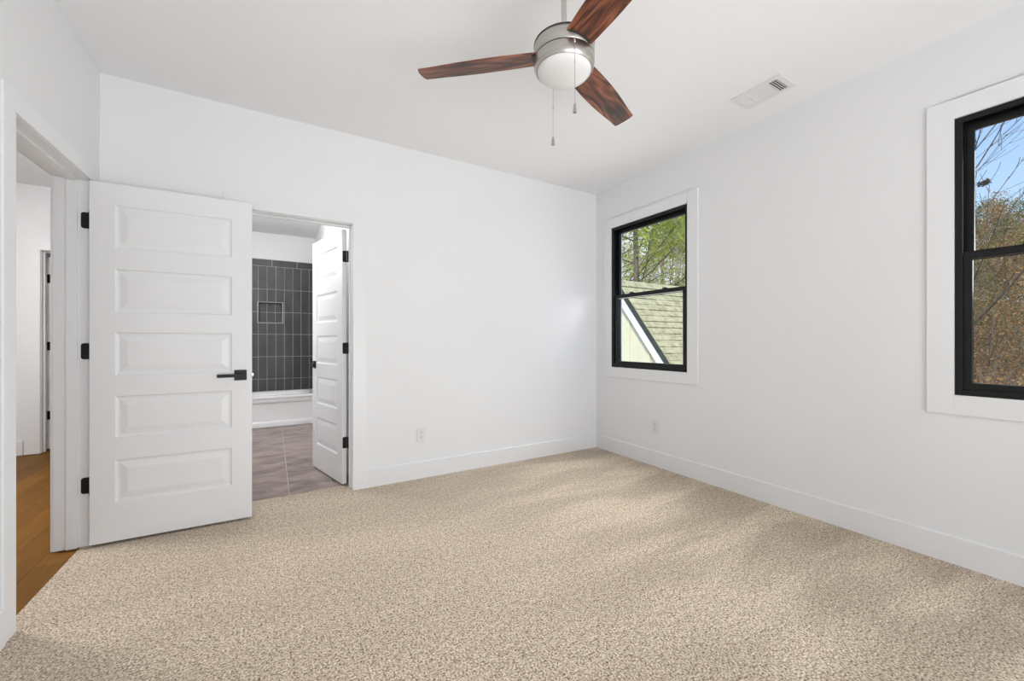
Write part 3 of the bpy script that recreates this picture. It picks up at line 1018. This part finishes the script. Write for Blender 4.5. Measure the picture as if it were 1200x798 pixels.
seq = [(hw_, -hd_ + 0.010, hd_, 0.004, 0.372), (hw_, -hd_ + 0.004, hd_, 0.006, 0.376), (hw_, -hd_, hd_, 0.010, 0.388), (hw_, -hd_, hd_, 0.012, 0.405), (hw_ - 0.006, -hd_ + 0.006, hd_ - 0.006, 0.016, 0.416), (hw_ - 0.012, -hd_ + 0.014, hd_ - 0.012, 0.02, TH),
       (hw_ - 0.07, -hd_ + 0.075, hd_ - 0.06, 0.12, TH - 0.002), (hw_ - 0.085, -hd_ + 0.088, hd_ - 0.072, 0.13, TH - 0.014), (hw_ - 0.13, -hd_ + 0.12, hd_ - 0.10, 0.14, 0.14), (hw_ - 0.17, -hd_ + 0.16, hd_ - 0.14, 0.12, 0.095)]
loops_mesh(m, [[(x, y, z) for x, y in rrect(-a, a, b, c, r)] for a, b, c, r, z in seq])
m.build('basin', M['tub'], tub, smooth=True)
# apron with a shallow panel that has rounded lower corners
m = MB()
ya = -hd_ + 0.010
ring0 = rrect(-hw_ + 0.055, hw_ - 0.055, 0.060, 0.330, 0.05)
outer = rrect(-hw_, hw_, 0.0, 0.372, 0.0005)
lp = [[(x, ya, z) for x, z in outer], [(x, ya, z) for x, z in ring0]]
for ins, dep in ((0.006, 0.004), (0.014, 0.012), (0.022, 0.015)):
    lp.append([(x, ya + dep, z) for x, z in rrect(-hw_ + 0.055 + ins, hw_ - 0.055 - ins, 0.060 + ins, 0.330 - ins, 0.05 - ins * 0.6)])
loops_mesh(m, lp)
m.box((-hw_, ya, 0), (-hw_ + 0.01, hd_, 0.372)).box((hw_ - 0.01, ya, 0), (hw_, hd_, 0.372))
m.build('apron', M['tub'], tub, smooth=True)

# ------------------------------------------------------------------ outside: the neighbouring gable roof
GX, GX1 = 5.5, 10.6
RSL = 1.279
def roof_z(y):
    return EYE + RSL * y - 5.714
RY, RZ = 5.328, EYE + 1.279 * 5.328 - 5.714
house = tag(empty('neighbour_house', (GX, RY, -3.2)), 'cream gabled house with a pale shingle roof outside the corner window', 'house')
def hl(x, y, z):
    return (x - GX, y - RY, z + 3.2)
sn = Vector((0, -RSL, 1)).normalized()             # normal of the slope towards us
sd = Vector((0, -1, -RSL)).normalized()            # down the slope
m = MB()
ridge = Vector((0, RY, RZ))
Ls = 5.6
for side in (1, -1):
    nn = Vector((0, sn.y * side, sn.z))
    dd = Vector((0, sd.y * side, sd.z))
    base = [ridge, ridge + dd * Ls, ridge + dd * Ls - nn * 0.03, ridge - nn * 0.03]
    m.prism([hl(GX - 0.10, p.y, p.z) for p in base], (GX1 - GX + 0.1, 0, 0))
random.seed(4)
for side in (1, -1):
    nn = Vector((0, sn.y * side, sn.z))
    dd = Vector((0, sd.y * side, sd.z))
    ex = 0.137
    rows = int(Ls / ex) if side == 1 else 12
    for r_ in range(rows):
        x = GX - 0.115 - random.random() * 0.25
        while x < GX1:
            wd_ = random.choice((0.13, 0.18, 0.24, 0.30))
            th = random.choice((0.006, 0.010, 0.017))
            xa, xb = max(x, GX - 0.115), min(x + wd_ - 0.004, GX1)
            x += wd_
            if xb - xa < 0.02:
                continue
            p0 = ridge + dd * (r_ * ex)
            p1 = ridge + dd * (r_ * ex + ex + 0.012)
            q = [p0 + nn * 0.001, p1 + nn * 0.004, p1 + nn * (0.006 + th), p0 + nn * 0.004]
            m.prism([hl(xa, p.y, p.z) for p in q], (xb - xa, 0, 0))
m.prism([hl(GX - 0.12, RY + u, RZ + v) for u, v in ((-0.11, -0.10), (0, 0.022), (0.11, -0.10), (0, 0.006))], (GX1 - GX, 0, 0))
m.build('roof', M['shingle'], house, merge=False)
# dark roof edge, rake boards, gable wall with battens
def slope_strip(mm, x0, x1, n0, n1, side=1, s0=0.0, s1=Ls):
    nn = Vector((0, sn.y * side, sn.z))
    dd = Vector((0, sd.y * side, sd.z))
    k0, k1 = n0 / math.tan(PI / 2 - math.atan(RSL)) if False else 0, 0
    # mitred at the ridge
    def pt(n_, s_):
        if s_ == 0.0:
            return Vector((0, RY, RZ + n_ / nn.z))
        return ridge + dd * s_ + nn * n_
    q = [pt(n0, s0), pt(n0, s1), pt(n1, s1), pt(n1, s0)]
    mm.prism([hl(x0, p.y, p.z) for p in q], (x1 - x0, 0, 0))
mm = MB()
for side in (1, -1):
    slope_strip(mm, GX - 0.115, GX - 0.02, -0.086, -0.002, side)
mm.build('roof_edge', M['drip'], house)
mm = MB()
for side in (1, -1):
    slope_strip(mm, GX - 0.10, GX - 0.0, -0.212, -0.087, side)
mm.build('rake_board', M['rake'], house)
mm = MB()
slope_in = 0.15 / sn.z
yb = 2.3
hgt = lambda y: RZ - slope_in - RSL * abs(y - RY)
zb = -3.2
y_e = RY - (RZ - slope_in - (-1.6)) / RSL
mm.prism([hl(GX, RY, RZ - slope_in), hl(GX, y_e, -1.6), hl(GX, y_e, zb), hl(GX, 2 * RY - y_e, zb), hl(GX, 2 * RY - y_e, -1.6)], (0.15, 0, 0))
mm.box(hl(GX + 0.15, y_e, zb), hl(GX1, y_e + 0.15, -1.6))
mm.box(hl(GX + 0.15, 2 * RY - y_e - 0.15, zb), hl(GX1, 2 * RY - y_e, -1.6))
mm.build('gable_wall', M['board'], house)
y = 5.13
k = 0
while y > y_e + 0.1:
    zt = hgt(y) - 0.10
    MB().box(hl(GX - 0.022, y - 0.022, zb), hl(GX, y + 0.022, zt)).build('batten', M['board'], house)
    y -= 0.45

# ------------------------------------------------------------------ outside: ground and trees
def gz(x, y):
    d = math.hypot(x, y)
    return -3.2 + max(0.0, d - 12) * 0.15 + 0.25 * noise.noise(Vector((x * 0.2, y * 0.2, 0)))
m = MB()
n = 40
vs, fs = [], []
for i in range(n + 1):
    for j in range(n + 1):
        x = 3.4 + 66 * i / n
        y = -14 + 60 * j / n
        vs.append((x, y, gz(x, y)))
for i in range(n):
    for j in range(n):
        a = i * (n + 1) + j
        fs.append((a, a + n + 1, a + n + 2, a + 1))
m.add(vs, fs)
struct(m.build('ground', M['litter'], smooth=True, merge=False), 'brown leaf-strewn ground rising into the woods outside', 'ground')

def grow(rng, height, trunk_r, levels, spread, start, nb, upward, wiggle=0.12, lean=(0, 0), limb=0.38):
    """returns wood MB and the twig points"""
    mb = MB()
    tips = []
    def branch(p, d, ln, r, lev):
        seg = 5 if lev < 2 else 4
        pts, rad = [p.copy()], [r]
        q, dd = p.copy(), d.copy()
        for i in range(seg):
            dd = (dd + Vector((rng.uniform(-1, 1), rng.uniform(-1, 1), rng.uniform(-1, 1))) * wiggle * (1.0 if lev else 0.35) + Vector((0, 0, upward if lev else 0.02))).normalized()
            q = q + dd * ln / seg
            pts.append(q.copy())
            rad.append(max(r * (1 - 0.8 * (i + 1) / seg), 0.004))
        mb.tube(pts, rad, 6 if lev == 0 else (5 if lev == 1 else 3), cap=False)
        if lev >= levels:
            for i in range(1, len(pts)):
                tips.append((pts[i], dd.copy()))
            return
        cnt = nb[lev]
        for i in range(cnt):
            s = (start if lev == 0 else 0.25) + (1 - (start if lev == 0 else 0.25)) * (i + rng.random()) / cnt
            k = min(int(s * seg), seg - 1)
            u = s * seg - k
            a = pts[k].lerp(pts[k + 1], u)
            ax = (pts[k + 1] - pts[k]).normalized()
            o = ax.orthogonal().normalized()
            o.rotate(Matrix.Rotation(rng.uniform(0, 2 * PI), 3, ax))
            nd = (ax * math.cos(spread[lev]) + o * math.sin(spread[lev])).normalized()
            taper = (1.15 - 0.75 * s) if lev == 0 else (1.0 - 0.4 * s)
            branch(a, nd, ln * (0.42 if lev == 0 else 0.5) * taper, max(rad[k] * limb, 0.005), lev + 1)
        if lev > 0:
            tips.append((pts[-1], dd.copy()))
    branch(Vector((0, 0, 0)), Vector((lean[0], lean[1], 1)).normalized(), height, trunk_r, 0)
    return mb, tips

def leaves(rng, tips, per, size, scatter, aspect=1.6):
    mb = MB()
    vs, fs = [], []
    for p, d in tips:
        for _ in range(per):
            c = p + Vector((rng.gauss(0, 1), rng.gauss(0, 1), rng.gauss(0, 0.8))) * scatter
            a = Vector((rng.uniform(-1, 1), rng.uniform(-1, 1), rng.uniform(-1, 1))).normalized()
            b = a.orthogonal().normalized()
            b.rotate(Matrix.Rotation(rng.uniform(0, 2 * PI), 3, a))
            s = size * rng.uniform(0.6, 1.3)
            o = len(vs)
            vs += [tuple(c - a * s * aspect * 0.5), tuple(c + b * s * 0.5), tuple(c + a * s * aspect * 0.5), tuple(c - b * s * 0.5)]
            fs.append((o, o + 1, o + 2, o + 3))
    mb.add(vs, fs)
    return mb

def make_tree(name, seed, height, trunk_r, levels, spread, start, nb, upward, bark, leafmat, per, size, scatter, aspect=1.6, wiggle=0.12, lean=(0, 0), limb=0.38):
    rng = random.Random(seed)
    wood, tips = grow(rng, height, trunk_r, levels, spread, start, nb, upward, wiggle, lean, limb)
    root = empty(name, (0, 0, 0))
    wood.build('trunk', bark, root, smooth=True, merge=False)
    if leafmat is not None:
        leaves(rng, tips, per, size, scatter, aspect).build('foliage', leafmat, root, merge=False)
    return root

protos = {
    'pine': make_tree('pine_tree', 11, 13.5, 0.15, 2, (1.25, 0.8), 0.22, (30, 6), 0.10, M['bark'], M['needle'], 22, 0.055, 0.19, 3.6, limb=0.26),
    'oak': make_tree('leafy_tree', 12, 11.0, 0.13, 2, (1.0, 0.8), 0.20, (22, 7), 0.08, M['palebark'], M['yellowleaf'], 9, 0.06, 0.26, 1.6, 0.2),
    'autumn': make_tree('autumn_tree', 13, 10.0, 0.09, 2, (0.8, 0.8), 0.10, (24, 7), 0.10, M['bark'], M['autumn'], 4, 0.085, 0.24, 1.5, 0.2),
    'olive': make_tree('woodland_tree', 14, 9.0, 0.09, 2, (0.85, 0.8), 0.08, (24, 7), 0.10, M['bark'], M['olive'], 5, 0.09, 0.25, 1.5, 0.2),
}
used = set()
def ray_pos(px, depth):
    k = (px - 600.0) / FPX
    return (ff + rr * k) * depth
def plant(kind, px, depth, rz, sc, label, cat='tree', group=None):
    p = ray_pos(px, depth)
    loc = (p.x, p.y, gz(p.x, p.y) - 0.1)
    if kind in used:
        o = dup(protos[kind], loc, rz, sc)
    else:
        used.add(kind)
        o = protos[kind]
        o.location, o.rotation_euler, o.scale = loc, (0, 0, rz), (sc,) * 3
    return tag(o, label, cat, group)
PINE = 'tall green pine tree rising behind the shingle roof'
GP = 'pine trees behind the roof'
plant('pine', 748, 13.0, 0.3, 0.95, PINE, group=GP)
plant('pine', 722, 18.5, 1.7, 1.0, PINE, group=GP)
plant('pine', 775, 24.0, 2.9, 1.05, PINE, group=GP)
OAK = 'pale leafy tree showing above the shingle roof ridge'
GO = 'leafy trees behind the roof'
plant('oak', 792, 16.5, 0.6, 1.0, OAK, group=GO)
plant('oak', 806, 25.0, 2.2, 1.05, OAK, group=GO)
plant('oak', 756, 34.0, 3.5, 1.0, OAK, group=GO)
plant('oak', 715, 36.0, 5.0, 1.0, OAK, group=GO)
AUT = 'russet autumn tree in the woods beyond the window with blue sky'
OLI = 'olive green tree in the woods beyond the window with blue sky'
GA, GL = 'russet woodland trees', 'olive woodland trees'
for px, dp, rz, sc in ((1160, 14.0, 0.1, 0.66), (1215, 15.0, 1.3, 0.70), (1135, 20.0, 2.2, 0.80), (1186, 20.5, 3.0, 0.82), (1240, 21.0, 4.0, 0.80), (1160, 27.0, 5.2, 0.95), (1208, 28.0, 0.8, 0.95), (1118, 28.0, 2.0, 0.95), (1182, 36.0, 2.6, 1.05), (1140, 37.0, 3.6, 1.05)):
    plant('autumn', px, dp, rz, sc * 0.88, AUT, group=GA)
for px, dp, rz, sc in ((1125, 16.0, 0.5, 0.70), (1190, 17.0, 1.8, 0.78), (1160, 23.5, 2.7, 0.90), (1215, 24.5, 3.9, 0.92), (1112, 23.0, 4.6, 0.9), (1186, 31.5, 5.7, 1.08), (1140, 32.5, 1.1, 1.08), (1225, 33.0, 2.1, 1.08), (1165, 42.0, 0.2, 1.25), (1205, 42.0, 4.9, 1.25)):
    plant('olive', px, dp, rz, sc * 0.88, OLI, group=GL)
# bare tree nearer the window with long limbs against the sky
bt = make_tree('bare_tree', 35, 9.6, 0.085, 3, (0.80, 0.6, 0.6), 0.16, (19, 5, 4), 0.06, M['darkbark'], None, 0, 0, 0, wiggle=0.10)
p = ray_pos(1112, 8.2)
bt.location = (p.x, p.y, gz(p.x, p.y) - 0.1)
bt.rotation_euler = (0, 0, 0.6)
tag(bt, 'bare grey-barked tree with leafless limbs against the blue sky', 'tree')
# a dark leaf nest lodged in the bare tree, on the limb that passes nearest to it
bpy.context.view_layer.update()
want = (1150.0, 218.0)
best = None
bw = Matrix.Translation(bt.location) @ Matrix.Rotation(bt.rotation_euler.z, 4, 'Z')
for v in list(bt.children[0].data.vertices)[::3]:
    q = bw @ v.co - Vector((0, 0, EYE))
    dp = q.dot(ff)
    sxp, syp = 600 + FPX * q.dot(rr) / dp, 399.84 - FPX * q.z / dp
    e = (sxp - want[0]) ** 2 + (syp - want[1]) ** 2
    if best is None or e < best[0]:
        best = (e, bw @ v.co)
rng = random.Random(5)
nest = leaves(rng, [(Vector((rng.gauss(0, 0.024), rng.gauss(0, 0.024), rng.gauss(0, 0.018))), None) for _ in range(60)], 3, 0.032, 0.014, 2.0)
tag(nest.build('leaf_nest', M['darkbark'], None, merge=False, loc=best[1]), 'small dark leaf nest lodged in the bare tree limbs against the sky', 'nest')
# more woods to either side of the two views
for i_, (kind, px, dp, sc) in enumerate((('olive', 880, 21.0, 0.95), ('autumn', 935, 18.0, 0.85), ('olive', 985, 22.5, 0.95), ('autumn', 1035, 19.0, 0.85), ('olive', 1068, 26.5, 1.0), ('autumn', 905, 28.0, 1.0),
                                        ('olive', 960, 31.0, 1.05), ('autumn', 1010, 30.0, 1.0), ('olive', 1290, 17.0, 0.85), ('autumn', 1350, 19.0, 0.9), ('olive', 1430, 20.0, 0.95), ('autumn', 1290, 26.0, 1.0), ('olive', 1380, 28.0, 1.05))):
    plant(kind, px, dp, 0.9 * i_, sc * 0.9, AUT if kind == 'autumn' else OLI, group=GA if kind == 'autumn' else GL)
# tangled brush on the forest floor
rng = random.Random(8)
tw, tips = MB(), []
for _ in range(1700):
    px = rng.uniform(1090, 1260) if _ < 420 else rng.uniform(860, 1450)
    dp = rng.uniform(11.0, 24.0)
    p = ray_pos(px, dp)
    z = gz(p.x, p.y)
    a = Vector((p.x, p.y, z - 0.05))
    d = Vector((rng.gauss(0, 0.5), rng.gauss(0, 0.5), 1)).normalized()
    ln = rng.uniform(0.8, 3.2)
    b = a + d * ln * 0.5 + Vector((rng.gauss(0, 0.1), rng.gauss(0, 0.1), 0))
    c = a + d * ln
    tw.tube([a, b, c], [0.012, 0.009, 0.004], 3, cap=False)
    tips += [(b, d), (c, d)]
us = empty('undergrowth', ray_pos(1170, 11))
iv = Vector(us.location)
tw.v = [tuple(Vector(q) - iv) for q in tw.v]
tw.build('stems', M['bark'], us, merge=False)
lv = leaves(rng, [(q - iv, d) for q, d in tips], 7, 0.06, 0.25)
lv.build('leaves', M['autumn'], us, merge=False)
tag(us, 'tangled brown brush covering the ground under the woodland trees', 'undergrowth', kind='stuff')
